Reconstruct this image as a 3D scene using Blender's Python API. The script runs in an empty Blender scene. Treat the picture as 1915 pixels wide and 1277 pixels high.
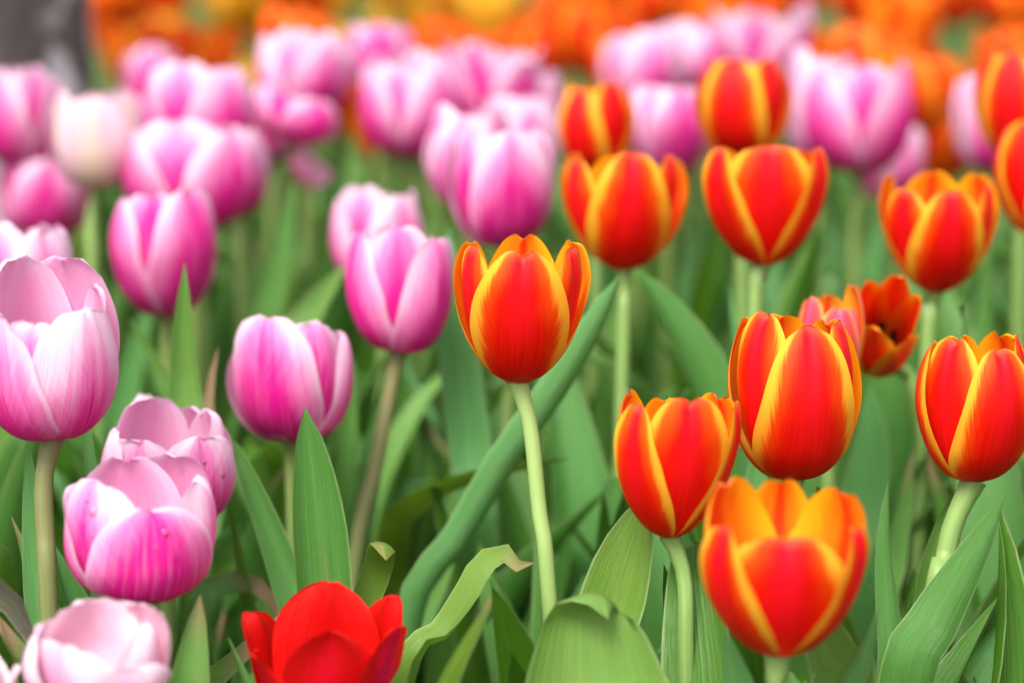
import bpy, math, random
import numpy as np
from mathutils import Vector, Matrix

# ------------------------------------------------------------------ camera, sky, sun, exposure
SC = bpy.context.scene
COL = SC.collection
IMG_W, IMG_H = 1915.0, 1277.0
LENS, SENSOR = 100.0, 36.0
F = LENS / SENSOR * IMG_W
PITCH = math.radians(12.0)
CAM = np.array([0.0, 0.0, 0.60])
FWD = np.array([0.0, math.cos(PITCH), -math.sin(PITCH)])
RIGHT = np.array([1.0, 0.0, 0.0])
UP = np.array([0.0, math.sin(PITCH), math.cos(PITCH)])

cd = bpy.data.cameras.new("camera")
cam = bpy.data.objects.new("camera", cd)
COL.objects.link(cam)
cam.location = CAM
cam.rotation_euler = (math.pi / 2 - PITCH, 0, 0)
cd.lens, cd.sensor_width, cd.sensor_fit = LENS, SENSOR, 'HORIZONTAL'
cd.clip_start, cd.clip_end = 0.05, 2000
cd.dof.use_dof = True
cd.dof.focus_distance = 1.125
cd.dof.aperture_fstop = 4.6
SC.camera = cam

SUN_EL, SUN_AZ = math.radians(56), math.radians(205)     # azimuth clockwise from +Y: behind the camera, to its left
world = bpy.data.worlds.new("World")
SC.world = world
world.use_nodes = True
wn = world.node_tree.nodes
wl = world.node_tree.links
wn.clear()
sky = wn.new('ShaderNodeTexSky')
sky.sky_type = 'NISHITA'
sky.sun_disc = False
sky.sun_elevation = SUN_EL
sky.sun_rotation = SUN_AZ
sky.air_density = 1.0
sky.dust_density = 4.0
sky.ozone_density = 0.6
hs = wn.new('ShaderNodeHueSaturation')
hs.inputs['Saturation'].default_value = 0.45
bg = wn.new('ShaderNodeBackground')
bg.inputs['Strength'].default_value = 0.115
wo = wn.new('ShaderNodeOutputWorld')
wl.new(sky.outputs[0], hs.inputs['Color'])
wl.new(hs.outputs[0], bg.inputs['Color'])
wl.new(bg.outputs[0], wo.inputs[0])

sd = bpy.data.lights.new("sun", 'SUN')
sd.energy = 1.5
sd.angle = math.radians(24)
sd.color = (1.0, 0.96, 0.90)
sun = bpy.data.objects.new("sun", sd)
COL.objects.link(sun)
sdir = Vector((math.sin(SUN_AZ) * math.cos(SUN_EL), math.cos(SUN_AZ) * math.cos(SUN_EL), math.sin(SUN_EL)))
sun.rotation_euler = sdir.to_track_quat('Z', 'Y').to_euler()
sun.location = (0, 0, 5)

SC.view_settings.view_transform = 'Standard'
SC.view_settings.look = 'None'
SC.view_settings.exposure = 1.38
SC.view_settings.gamma = 1.0
SC.view_settings.use_curve_mapping = False
SC.render.engine = 'CYCLES'
SC.cycles.use_denoising = True
SC.cycles.max_bounces = 6
SC.cycles.diffuse_bounces = 3
SC.cycles.glossy_bounces = 2
SC.cycles.transmission_bounces = 4
SC.cycles.use_adaptive_sampling = True
SC.cycles.adaptive_threshold = 0.02

rng = random.Random(11)


def U(a, b):
    return rng.uniform(a, b)


def at(x, y, d):
    """The point of the place that the photograph shows at (x, y), d metres into the bed."""
    return CAM + d * (FWD + RIGHT * (x - IMG_W / 2) / F + UP * (IMG_H / 2 - y) / F)


def proj(P):
    P = np.atleast_2d(P) - CAM
    d = P @ FWD
    return np.stack([IMG_W / 2 + F * (P @ RIGHT) / d, IMG_H / 2 - F * (P @ UP) / d, d], 1)


# ------------------------------------------------------------------ node helpers
class NT:
    def __init__(self, name):
        self.m = bpy.data.materials.new(name)
        self.m.use_nodes = True
        self.n = self.m.node_tree.nodes
        self.l = self.m.node_tree.links
        self.n.clear()

    def put(self, sock, val):
        if isinstance(val, bpy.types.NodeSocket):
            self.l.new(val, sock)
        elif isinstance(val, (tuple, list)) and len(val) == 3 and len(sock.default_value) == 4:
            sock.default_value = (*val, 1)
        else:
            sock.default_value = val

    def math(self, op, a, b=0.0, clamp=False):
        k = self.n.new('ShaderNodeMath')
        k.operation = op
        k.use_clamp = clamp
        self.put(k.inputs[0], a)
        self.put(k.inputs[1], b)
        return k.outputs[0]

    def mix(self, f, a, b, blend='MIX'):
        k = self.n.new('ShaderNodeMix')
        k.data_type = 'RGBA'
        k.blend_type = blend
        self.put(k.inputs[0], f)
        self.put(k.inputs[6], a)
        self.put(k.inputs[7], b)
        return k.outputs[2]

    def step(self, x, lo, hi, a=0.0, b=1.0):
        k = self.n.new('ShaderNodeMapRange')
        k.interpolation_type = 'SMOOTHSTEP'
        self.put(k.inputs[0], x)
        self.put(k.inputs[1], lo)
        self.put(k.inputs[2], hi)
        self.put(k.inputs[3], a)
        self.put(k.inputs[4], b)
        return k.outputs[0]

    def vec(self, x, y, z):
        k = self.n.new('ShaderNodeCombineXYZ')
        for i, v in enumerate((x, y, z)):
            self.put(k.inputs[i], v)
        return k.outputs[0]

    def noise(self, v, scale=1.0, detail=2.0, rough=0.5):
        k = self.n.new('ShaderNodeTexNoise')
        self.put(k.inputs['Vector'], v)
        k.inputs['Scale'].default_value = scale
        k.inputs['Detail'].default_value = detail
        k.inputs['Roughness'].default_value = rough
        return k.outputs[0]

    def uv(self):
        k = self.n.new('ShaderNodeUVMap')
        k.uv_map = 'UVMap'
        s = self.n.new('ShaderNodeSeparateXYZ')
        self.l.new(k.outputs[0], s.inputs[0])
        v = self.math('SUBTRACT', self.math('MULTIPLY', s.outputs[0], 2.0), 1.0)
        return v, self.math('ABSOLUTE', v), s.outputs[1]

    def info(self):
        k = self.n.new('ShaderNodeObjectInfo')
        s = self.n.new('ShaderNodeSeparateColor')
        self.l.new(k.outputs['Color'], s.inputs[0])
        return s.outputs[0], s.outputs[1], s.outputs[2], self.math('MULTIPLY', k.outputs['Random'], 60.0)

    def bump(self, h, strength, dist=0.001):
        k = self.n.new('ShaderNodeBump')
        k.inputs['Strength'].default_value = strength
        k.inputs['Distance'].default_value = dist
        self.l.new(h, k.inputs['Height'])
        return k.outputs[0]

    def geo(self):
        return self.n.new('ShaderNodeNewGeometry')

    def finish(self, color, rough=0.5, spec=0.3, normal=None, translucent=0.0, tcol=None, sheen=0.0, coat=0.0):
        p = self.n.new('ShaderNodeBsdfPrincipled')
        self.put(p.inputs['Base Color'], color)
        self.put(p.inputs['Roughness'], rough)
        self.put(p.inputs['Specular IOR Level'], spec)
        p.inputs['Sheen Weight'].default_value = sheen
        p.inputs['Coat Weight'].default_value = coat
        p.inputs['Coat Roughness'].default_value = 0.35
        if normal is not None:
            self.l.new(normal, p.inputs['Normal'])
        out = self.n.new('ShaderNodeOutputMaterial')
        if translucent:
            t = self.n.new('ShaderNodeBsdfTranslucent')
            self.put(t.inputs['Color'], tcol if tcol is not None else color)
            x = self.n.new('ShaderNodeMixShader')
            x.inputs[0].default_value = translucent
            self.l.new(p.outputs[0], x.inputs[1])
            self.l.new(t.outputs[0], x.inputs[2])
            self.l.new(x.outputs[0], out.inputs[0])
        else:
            self.l.new(p.outputs[0], out.inputs[0])
        return self.m


# ------------------------------------------------------------------ materials
def flame_material(name, red, crimson, orange, yellow, tip, in_a, in_b, in_c):
    """Red petal with a feathered yellow margin. Object colour: r margin width, g crimson stripe, b orange spread."""
    t = NT(name)
    v, a, u = t.uv()
    R, G, B, rnd = t.info()
    e = t.math('SUBTRACT', 1.0, a)
    q = t.math('SUBTRACT', u, t.math('MULTIPLY', a, 0.62))
    feather = t.noise(t.vec(t.math('MULTIPLY', q, 46.0), t.math('MULTIPLY', v, 2.2), rnd), 1.0, 3.0, 0.6)
    broad = t.noise(t.vec(t.math('MULTIPLY', v, 2.0), t.math('MULTIPLY', u, 4.0), rnd), 1.0, 1.0)
    vein = t.noise(t.vec(t.math('MULTIPLY', v, 26.0), t.math('MULTIPLY', u, 1.6), rnd), 1.0, 3.0)
    win = t.math('MULTIPLY', t.step(u, 0.10, 0.42), t.step(u, 0.80, 1.0, 1.0, 0.55))
    mw = t.math('MULTIPLY', t.math('MULTIPLY', t.math('MULTIPLY', R, 0.50), win), t.math('ADD', 0.45, t.math('MULTIPLY', broad, 1.1)))
    jit = t.math('MULTIPLY', t.math('SUBTRACT', feather, 0.5), 0.34)
    dy = t.math('SUBTRACT', t.math('ADD', mw, t.math('MULTIPLY', jit, win)), e)
    ym = t.step(dy, -0.15, 0.07)
    do = t.math('SUBTRACT', t.math('ADD', t.math('MULTIPLY', mw, 1.5), t.math('MULTIPLY', t.math('MULTIPLY', B, 0.85), t.step(u, 0.45, 1.0))), e)
    om = t.step(t.math('ADD', do, t.math('MULTIPLY', jit, 0.9)), -0.36, 0.34)
    cm = t.math('MULTIPLY', t.math('MULTIPLY', t.step(a, 0.02, 0.42, 1.0, 0.0), t.step(u, 0.22, 0.92)), G)
    cm = t.math('MULTIPLY', cm, t.math('ADD', 0.30, t.math('MULTIPLY', vein, 0.8)), True)
    c = t.mix(t.step(vein, 0.35, 0.75), red, tuple(k * 0.78 for k in red))
    c = t.mix(om, c, orange)
    c = t.mix(ym, c, yellow)
    c = t.mix(cm, c, crimson)
    c = t.mix(t.math('MULTIPLY', t.step(u, 0.86, 1.0), 0.55), c, tip)
    c = t.mix(t.step(u, 0.02, 0.075, 1.0, 0.0), c, (0.62, 0.42, 0.12))
    ins = t.mix(t.step(t.math('ADD', e, jit), 0.05, 0.65), in_b, in_a)
    ins = t.mix(t.step(t.math('ADD', a, t.math('MULTIPLY', jit, 0.5)), 0.05, 0.30, 0.9, 0.0), ins, in_c)
    c = t.mix(t.geo().outputs['Backfacing'], c, ins)
    n = t.bump(vein, 0.35, 0.0008)
    return t.finish(c, 0.48, 0.20, n, 0.26)


def pink_material(name, deep, mid, pale, base, inside, in_edge):
    """Pink petal with a deep flame. Object colour: r flame width, g paleness of the top, b flame height."""
    t = NT(name)
    v, a, u = t.uv()
    R, G, B, rnd = t.info()
    streak = t.noise(t.vec(t.math('MULTIPLY', v, 9.0), t.math('MULTIPLY', u, 1.1), rnd), 1.0, 4.0, 0.62)
    q = t.math('SUBTRACT', u, t.math('MULTIPLY', a, 0.45))
    feather = t.noise(t.vec(t.math('MULTIPLY', q, 34.0), t.math('MULTIPLY', v, 2.0), rnd), 1.0, 3.0, 0.6)
    fine = t.noise(t.vec(t.math('MULTIPLY', v, 46.0), t.math('MULTIPLY', u, 2.4), rnd), 1.0, 2.0)
    blot = t.noise(t.vec(t.math('MULTIPLY', v, 1.6), t.math('MULTIPLY', u, 2.2), rnd), 1.0, 2.0)
    w = t.math('MULTIPLY', R, t.math('SUBTRACT', 1.15, t.math('MULTIPLY', t.step(u, 0.15, 1.15), t.math('SUBTRACT', 1.9, B))))
    f = t.math('ADD', t.math('SUBTRACT', w, a), 0.14)
    f = t.math('ADD', f, t.math('MULTIPLY', t.math('SUBTRACT', streak, 0.5), 0.60))
    f = t.math('ADD', f, t.math('MULTIPLY', t.math('SUBTRACT', feather, 0.5), 0.34))
    f = t.math('ADD', f, t.math('MULTIPLY', t.math('SUBTRACT', blot, 0.5), 0.50))
    f = t.math('SUBTRACT', f, t.math('MULTIPLY', G, t.step(u, 0.35, 1.0)))
    c = t.mix(t.step(f, -0.62, 0.02), pale, mid)
    c = t.mix(t.step(f, -0.08, 0.42), c, deep)
    c = t.mix(t.math('MULTIPLY', t.step(fine, 0.5, 0.75), 0.34), c, pale)
    c = t.mix(t.math('MULTIPLY', t.step(fine, 0.46, 0.30), t.step(u, 0.95, 0.5, 0.10, 0.34)), c, deep)
    c = t.mix(t.step(a, 0.90, 1.0, 0.0, 0.75), c, pale)
    bs = t.step(t.math('SUBTRACT', u, t.math('MULTIPLY', t.math('SUBTRACT', fine, 0.5), 0.12)), 0.02, 0.16, 0.85, 0.0)
    c = t.mix(bs, c, base)
    ins = t.mix(t.step(t.math('ADD', a, t.math('MULTIPLY', t.math('SUBTRACT', streak, 0.5), 0.5)), 0.35, 1.0), inside, in_edge)
    c = t.mix(t.geo().outputs['Backfacing'], c, ins)
    n = t.bump(t.math('ADD', streak, t.math('MULTIPLY', fine, 0.6)), 0.55, 0.0011)
    return t.finish(c, 0.5, 0.22, n, 0.30)


def leaf_material():
    """Object colour: r yellowness, g waxy paleness, b browned tip."""
    t = NT('tulip_leaf_green')
    v, a, u = t.uv()
    R, G, B, rnd = t.info()
    streak = t.noise(t.vec(t.math('MULTIPLY', v, 20.0), t.math('MULTIPLY', u, 1.4), rnd), 1.0, 4.0, 0.6)
    grain = t.noise(t.vec(t.math('MULTIPLY', v, 60.0), t.math('MULTIPLY', u, 26.0), rnd), 1.0, 2.0)
    blot = t.noise(t.vec(t.math('MULTIPLY', v, 1.5), t.math('MULTIPLY', u, 5.0), rnd), 1.0, 3.0)
    c = t.mix(t.step(streak, 0.3, 0.72), (0.022, 0.105, 0.004), (0.066, 0.205, 0.008))
    c = t.mix(t.math('MULTIPLY', t.step(grain, 0.45, 0.8), 0.35), c, (0.065, 0.20, 0.025))
    wax = t.math('MULTIPLY', G, t.math('ADD', 0.35, t.math('MULTIPLY', blot, 1.1)), True)
    c = t.mix(wax, c, (0.105, 0.310, 0.095))
    c = t.mix(t.math('MULTIPLY', R, t.math('ADD', 0.5, blot), True), c, (0.235, 0.340, 0.035))
    c = t.mix(t.step(a, 0.90, 0.985, 0.0, 0.6), c, (0.33, 0.44, 0.20))
    rib = t.step(a, 0.0, 0.035, 0.35, 0.0)
    c = t.mix(rib, c, (0.16, 0.31, 0.09))
    spot = t.math('MULTIPLY', t.step(t.noise(t.vec(t.math('MULTIPLY', v, 4.0), t.math('MULTIPLY', u, 14.0), rnd), 1.0, 3.0), 0.66, 0.74), 0.5)
    c = t.mix(spot, c, (0.20, 0.19, 0.05))
    tipm = t.math('SUBTRACT', t.math('ADD', u, t.math('MULTIPLY', t.math('SUBTRACT', blot, 0.5), 0.14)), t.math('SUBTRACT', 1.0, t.math('MULTIPLY', B, 0.3)))
    c = t.mix(t.math('MULTIPLY', t.step(tipm, -0.03, 0.05), t.step(B, 0.0, 0.05)), c, (0.34, 0.22, 0.12))
    n = t.bump(t.math('ADD', streak, t.math('MULTIPLY', grain, 0.35)), 0.55, 0.0014)
    tc = t.mix(0.55, c, (0.20, 0.42, 0.02))
    return t.finish(c, t.step(blot, 0.3, 0.7, 0.28, 0.48), 0.36, n, 0.24, tc)


def stem_material():
    """Object colour: r brown blush, g paleness."""
    t = NT('tulip_stem')
    v, a, u = t.uv()
    R, G, B, rnd = t.info()
    s = t.noise(t.vec(t.math('MULTIPLY', v, 9.0), t.math('MULTIPLY', u, 9.0), rnd), 1.0, 4.0, 0.65)
    c = t.mix(t.step(s, 0.3, 0.7), (0.105, 0.225, 0.040), (0.195, 0.340, 0.085))
    c = t.mix(t.math('MULTIPLY', G, t.step(u, 0.2, 1.0), True), c, (0.33, 0.47, 0.15))
    c = t.mix(t.math('MULTIPLY', R, t.step(u, 0.25, 0.95), True), c, (0.215, 0.150, 0.080))
    return t.finish(c, 0.42, 0.35, t.bump(s, 0.2, 0.001), 0.08, coat=0.05)


MAT = {}
MAT['orange'] = flame_material('red_petal_with_yellow_margin', (0.80, 0.006, 0.001), (0.74, 0.003, 0.028), (0.90, 0.120, 0.002),
                               (0.92, 0.470, 0.030), (0.86, 0.16, 0.07), (0.88, 0.19, 0.004), (0.92, 0.42, 0.008), (0.78, 0.03, 0.004))
MAT['far'] = flame_material('orange_petal', (0.88, 0.070, 0.005), (0.82, 0.02, 0.01), (0.92, 0.155, 0.005),
                            (0.93, 0.360, 0.020), (0.92, 0.20, 0.04), (0.90, 0.16, 0.004), (0.93, 0.30, 0.010), (0.85, 0.06, 0.004))
MAT['yellow'] = flame_material('yellow_petal', (0.90, 0.42, 0.012), (0.90, 0.30, 0.01), (0.92, 0.52, 0.02),
                               (0.93, 0.66, 0.10), (0.92, 0.60, 0.10), (0.92, 0.52, 0.02), (0.93, 0.64, 0.06), (0.9, 0.40, 0.01))
MAT['pink'] = pink_material('pink_petal_with_magenta_flame', (0.760, 0.010, 0.280), (0.880, 0.210, 0.510), (0.890, 0.620, 0.765),
                            (0.80, 0.56, 0.50), (0.83, 0.34, 0.56), (0.88, 0.60, 0.76))
MAT['pale'] = pink_material('pale_pink_petal', (0.840, 0.240, 0.440), (0.880, 0.430, 0.600), (0.890, 0.660, 0.750),
                            (0.80, 0.62, 0.55), (0.87, 0.50, 0.62), (0.90, 0.72, 0.79))
MAT['cream'] = pink_material('pale_petal_with_cream_flame', (0.86, 0.72, 0.52), (0.88, 0.58, 0.62), (0.88, 0.62, 0.72),
                             (0.70, 0.62, 0.30), (0.85, 0.42, 0.58), (0.88, 0.64, 0.74))
MAT['red'] = pink_material('scarlet_petal', (0.58, 0.002, 0.070), (0.68, 0.003, 0.014), (0.74, 0.006, 0.006),
                           (0.60, 0.10, 0.03), (0.62, 0.002, 0.001), (0.76, 0.006, 0.003))
MAT['bud'] = flame_material('pink_orange_petal', (0.80, 0.075, 0.090), (0.80, 0.13, 0.33), (0.90, 0.22, 0.06),
                            (0.92, 0.50, 0.14), (0.88, 0.26, 0.16), (0.90, 0.28, 0.02), (0.92, 0.46, 0.03), (0.8, 0.06, 0.02))
MAT['leaf'] = leaf_material()
MAT['stem'] = stem_material()
MAT['open'] = flame_material('red_petal_with_orange_margin', (0.80, 0.02, 0.002), (0.74, 0.003, 0.028), (0.90, 0.15, 0.002),
                             (0.92, 0.42, 0.02), (0.88, 0.16, 0.03), (0.84, 0.045, 0.003), (0.93, 0.30, 0.006), (0.80, 0.020, 0.002))
t = NT('purple_brown_leaf')
v, a, u = t.uv()
R, G, B, rnd = t.info()
bl = t.noise(t.vec(t.math('MULTIPLY', v, 5.0), t.math('MULTIPLY', u, 16.0), rnd), 1.0, 5.0, 0.65)
c = t.mix(t.step(bl, 0.42, 0.62), (0.115, 0.075, 0.085), (0.10, 0.15, 0.06))
c = t.mix(t.step(a, 0.86, 0.97), c, (0.24, 0.22, 0.16))
MAT['purple'] = t.finish(c, 0.45, 0.35, t.bump(bl, 0.3, 0.001), 0.1)
t = NT('pollen')
MAT['pollen'] = t.finish((0.030, 0.014, 0.012), 0.8, 0.2)
t = NT('dark_throat')
MAT['throat'] = t.finish((0.16, 0.10, 0.008), 0.7, 0.2)
t = NT('pistil')
MAT['pistil'] = t.finish((0.42, 0.36, 0.07), 0.5, 0.3)
t = NT('water')
tr = t.n.new('ShaderNodeBsdfTransparent')
gl = t.n.new('ShaderNodeBsdfGlossy')
gl.inputs['Roughness'].default_value = 0.06
fr = t.n.new('ShaderNodeFresnel')
fr.inputs['IOR'].default_value = 1.45
mx = t.n.new('ShaderNodeMixShader')
o = t.n.new('ShaderNodeOutputMaterial')
t.l.new(t.math('ADD', fr.outputs[0], 0.06), mx.inputs[0])
t.l.new(tr.outputs[0], mx.inputs[1])
t.l.new(gl.outputs[0], mx.inputs[2])
t.l.new(mx.outputs[0], o.inputs[0])
MAT['water'] = t.m

t = NT('garden_soil')
g = t.n.new('ShaderNodeTexCoord').outputs['Object']
a1 = t.noise(g, 30.0, 8.0, 0.65)
a2 = t.noise(g, 6.0, 3.0)
c = t.mix(t.step(a1, 0.35, 0.7), (0.016, 0.010, 0.007), (0.060, 0.040, 0.026))
c = t.mix(t.math('MULTIPLY', a2, 0.4), c, (0.03, 0.028, 0.012))
MAT['soil'] = t.finish(c, 0.95, 0.2, t.bump(a1, 0.9, 0.01))
t = NT('lawn')
g = t.n.new('ShaderNodeTexCoord').outputs['Object']
a1 = t.noise(g, 60.0, 6.0, 0.7)
a2 = t.noise(g, 0.8, 4.0)
c = t.mix(t.step(a1, 0.3, 0.7), (0.035, 0.085, 0.014), (0.085, 0.160, 0.030))
c = t.mix(t.step(a2, 0.4, 0.7, 0.0, 0.5), c, (0.10, 0.12, 0.04))
MAT['lawn'] = t.finish(c, 0.9, 0.2, t.bump(a1, 0.8, 0.02))
t = NT('grey_bark')
g = t.n.new('ShaderNodeTexCoord').outputs['Object']
mp = t.n.new('ShaderNodeMapping')
mp.inputs['Scale'].default_value = (1.0, 1.0, 0.55)
mp.inputs['Location'].default_value = (0.31, 0.12, 0.06)
t.l.new(g, mp.inputs[0])
a1 = t.noise(mp.outputs[0], 11.0, 3.0, 0.5)
a2 = t.noise(mp.outputs[0], 70.0, 5.0, 0.65)
a3 = t.noise(mp.outputs[0], 26.0, 4.0, 0.6)
c = t.mix(t.step(a3, 0.3, 0.7), (0.42, 0.40, 0.40), (0.62, 0.60, 0.61))
sx = t.n.new('ShaderNodeSeparateXYZ')
t.l.new(g, sx.inputs[0])
a1 = t.math('ADD', t.math('ADD', 0.5, t.math('MULTIPLY', t.math('SUBTRACT', a1, 0.5), 2.2)), t.math('MULTIPLY', t.math('SUBTRACT', sx.outputs[0], 0.078), 6.0))
c = t.mix(t.step(a1, 0.50, 0.57), c, (0.085, 0.072, 0.066))
c = t.mix(t.math('MULTIPLY', t.step(a2, 0.5, 0.75), 0.4), c, (0.14, 0.12, 0.11))
MAT['bark'] = t.finish(c, 0.9, 0.2, t.bump(t.math('ADD', a1, t.math('MULTIPLY', a2, 0.4)), 0.8, 0.012))


# ------------------------------------------------------------------ mesh helpers
def grid_mesh(name, P, mat, closed=False, flip=False):
    """P: (nu, nv, 3) array of rows -> smooth mesh with UV (v, u)."""
    nu, nv = P.shape[:2]
    idx = np.arange(nu * nv).reshape(nu, nv)
    a, b, c, d = idx[:-1, :-1], idx[:-1, 1:], idx[1:, 1:], idx[1:, :-1]
    q = np.stack([a, b, c, d] if not flip else [a, d, c, b], -1).reshape(-1, 4)
    me = bpy.data.meshes.new(name)
    me.from_pydata(P.reshape(-1, 3).tolist(), [], q.tolist())
    uu, vv = np.meshgrid(np.linspace(0, 1, nu), np.linspace(0, 1, nv), indexing='ij')
    if P.shape[0] == nu:
        uv = np.stack([vv, uu], -1).reshape(-1, 2)
    lay = me.uv_layers.new(name='UVMap')
    lay.data.foreach_set('uv', uv[q.reshape(-1)].reshape(-1).astype(np.float32))
    me.polygons.foreach_set('use_smooth', np.ones(len(q), dtype=bool))
    me.materials.append(mat)
    me.update()
    return me


def link(name, me, parent=None, color=None):
    o = bpy.data.objects.new(name, me)
    COL.objects.link(o)
    if parent is not None:
        o.parent = parent
    if color is not None:
        o.color = (*color, 1.0)
    return o


def empty(name, loc, label, cat, group=None):
    o = bpy.data.objects.new(name, None)
    COL.objects.link(o)
    o.location = loc
    o.empty_display_size = 0.02
    o['label'] = label
    o['category'] = cat
    if group:
        o['group'] = group
    return o


def spline(pts, n):
    """Catmull-Rom through pts, n samples even in arc length."""
    P = np.asarray(pts, float)
    if len(P) == 2:
        t_ = np.linspace(0, 1, n)[:, None]
        return P[0] * (1 - t_) + P[1] * t_
    E = np.vstack([2 * P[0] - P[1], P, 2 * P[-1] - P[-2]])
    out = []
    for i in range(1, len(E) - 2):
        t_ = np.linspace(0, 1, 24, endpoint=False)[:, None]
        p0, p1, p2, p3 = E[i - 1], E[i], E[i + 1], E[i + 2]
        out.append(0.5 * (2 * p1 + (p2 - p0) * t_ + (2 * p0 - 5 * p1 + 4 * p2 - p3) * t_ ** 2 + (3 * p1 - p0 - 3 * p2 + p3) * t_ ** 3))
    D = np.vstack(out + [P[-1:]])
    L = np.concatenate([[0], np.cumsum(np.linalg.norm(np.diff(D, axis=0), axis=1))])
    s = np.linspace(0, L[-1], n)
    return np.stack([np.interp(s, L, D[:, k]) for k in range(D.shape[1])], 1)


def sstep(x, a, b):
    t_ = np.clip((x - a) / (b - a), 0, 1)
    return t_ * t_ * (3 - 2 * t_)


def unit(v):
    return v / np.maximum(np.linalg.norm(v, axis=-1, keepdims=True), 1e-9)


# ------------------------------------------------------------------ tulip heads
PROF = {
    'G': [(.10, 0), (.42, .085), (.70, .25), (.89, .45), (.98, .64), (1.0, .78), (.95, .92), (.88, 1.0)],
    'E': [(.10, 0), (.50, .05), (.80, .19), (.96, .38), (1.0, .56), (.97, .75), (.88, .92), (.79, 1.0)],
    'T': [(.10, 0), (.46, .06), (.75, .20), (.93, .40), (1.0, .58), (.96, .76), (.83, .92), (.70, 1.0)],
    'B': [(.10, 0), (.50, .05), (.78, .18), (.94, .38), (1.0, .58), (1.03, .78), (1.06, .92), (1.10, 1.0)],
    'S': [(.12, 0), (.55, .08), (.90, .26), (1.0, .45), (.92, .66), (.72, .84), (.50, .95), (.30, 1.0)],
    'W': [(.10, 0), (.45, .04), (.75, .14), (.95, .32), (1.05, .52), (1.12, .72), (1.18, .88), (1.25, 1.0)],
}


def petal(prof, az, r, k=1.0, W=0.86, kc=1.0, tipq=0.5, tipp=2.3, peak=0.56, hf=1.0, lean=0.0, edge=0.0, mid=0.03,
          notch=0.0, wob=0.012, rag=0.02, fold=(), nu=26, nv=17):
    """One petal of a unit head (radius 1, height 1): rows run from base to tip, columns across."""
    t_ = np.linspace(0, 1, nu)
    u = 1 - (1 - t_) ** 1.25
    C = spline(PROF[prof], 120)
    L = np.linspace(0, 1, 120)
    rr = np.interp(u, L, C[:, 0]) * k
    zz = np.interp(u, L, C[:, 1]) * hf
    lo = 0.20 + 0.80 * np.sin(np.clip(u / peak, 0, 1) * math.pi / 2) ** 1.15
    x = np.clip((u - peak) / (1 - peak), 0, 1)
    hi = np.maximum(1 - x ** tipp, 0) ** tipq
    hw = W * np.where(u < peak, lo, hi)
    v = np.linspace(-1, 1, nv)
    Ug, Vg = np.meshgrid(u, v, indexing='ij')
    ph = [r.uniform(0, 6.28) for _ in range(10)]
    ragk = 1 + rag * (np.sin(Ug * 13 + ph[0]) + 0.7 * np.sin(Ug * 29 + ph[1])) * np.where(Vg > 0, 1, -1) * (Ug > .3) \
        + rag * np.sin(Ug * 21 + ph[2]) * sstep(Ug, .4, .8)
    S = Vg * hw[:, None] * ragk
    Rc = np.maximum(rr * kc, 0.22)[:, None]
    ang = np.clip(S / Rc, -1.45, 1.45)
    X = rr[:, None] - Rc * (1 - np.cos(ang))
    Y = Rc * np.sin(ang)
    Z = np.repeat(zz[:, None], nv, 1)
    up = sstep(Ug, .25, .95)
    dn = edge * np.abs(Vg) ** 3.2 * up
    dn -= mid * np.exp(-(S / .07) ** 2) * sstep(Ug, .45, 1.0)
    dn += wob * (np.sin(Vg * 2.6 + Ug * 3.1 + ph[3]) + np.sin(Vg * 5.2 - Ug * 4.3 + ph[4]) * .6) * up
    dn += wob * 0.9 * np.sin(Ug * 11 + ph[5] + Vg) * np.abs(Vg) ** 3 * up
    for (v0, depth, wd, sl) in fold:
        dn += depth * np.exp(-((Vg - v0 - sl * (Ug - .5)) / wd) ** 2) * sstep(Ug, .08, .3) * (1 - sstep(Ug, .85, 1.0))
    X += dn * np.cos(ang)
    Y += dn * np.sin(ang)
    Z -= notch * np.exp(-(S / .075) ** 2) * sstep(Ug, .86, 1.0)
    Z += rag * .7 * (np.sin(S * 14 + ph[6]) + .6 * np.sin(S * 31 + ph[7])) * sstep(Ug, .8, 1.0)
    if lean:
        ca, sa = math.cos(lean), math.sin(lean)
        X, Z = X * ca + Z * sa, -X * sa + Z * ca
    c_, s_ = math.cos(az), math.sin(az)
    return np.stack([X * c_ - Y * s_, X * s_ + Y * c_, Z], -1)


STYLE = {
    'orange': dict(W=.76, tipq=.60, tipp=1.8, peak=.52, notch=.035, mid=.045, rag=.007, wob=.012, edge=.015, kc=1.02),
    'open': dict(W=.84, tipq=.58, tipp=1.9, peak=.54, notch=.02, mid=.03, rag=.01, wob=.03, edge=.02, kc=1.02),
    'far': dict(W=.83, tipq=.62, tipp=1.8, peak=.58, notch=.03, mid=.04, rag=.008, wob=.02, edge=0.02, kc=1.02),
    'yellow': dict(W=.83, tipq=.62, tipp=1.8, peak=.58, notch=.03, mid=.04, rag=.008, wob=.02, edge=0.02, kc=1.02),
    'pink': dict(W=.95, tipq=.56, tipp=2.0, peak=.56, notch=.03, mid=.03, rag=.014, wob=.040, edge=.01, kc=1.0),
    'pale': dict(W=.95, tipq=.56, tipp=2.0, peak=.56, notch=.02, mid=.02, rag=.03, wob=.06, edge=.05, kc=1.0),
    'cream': dict(W=.90, tipq=.58, tipp=1.9, peak=.55, notch=.02, mid=.03, rag=.012, wob=.02, edge=0, kc=1.0),
    'red': dict(W=.68, tipq=.66, tipp=1.9, peak=.58, notch=.01, mid=.03, rag=.012, wob=.055, edge=.03, kc=1.1),
    'bud': dict(W=.76, tipq=.60, tipp=1.8, peak=.55, notch=.03, mid=.03, rag=.012, wob=.02, edge=-.02, kc=.9),
}


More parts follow.
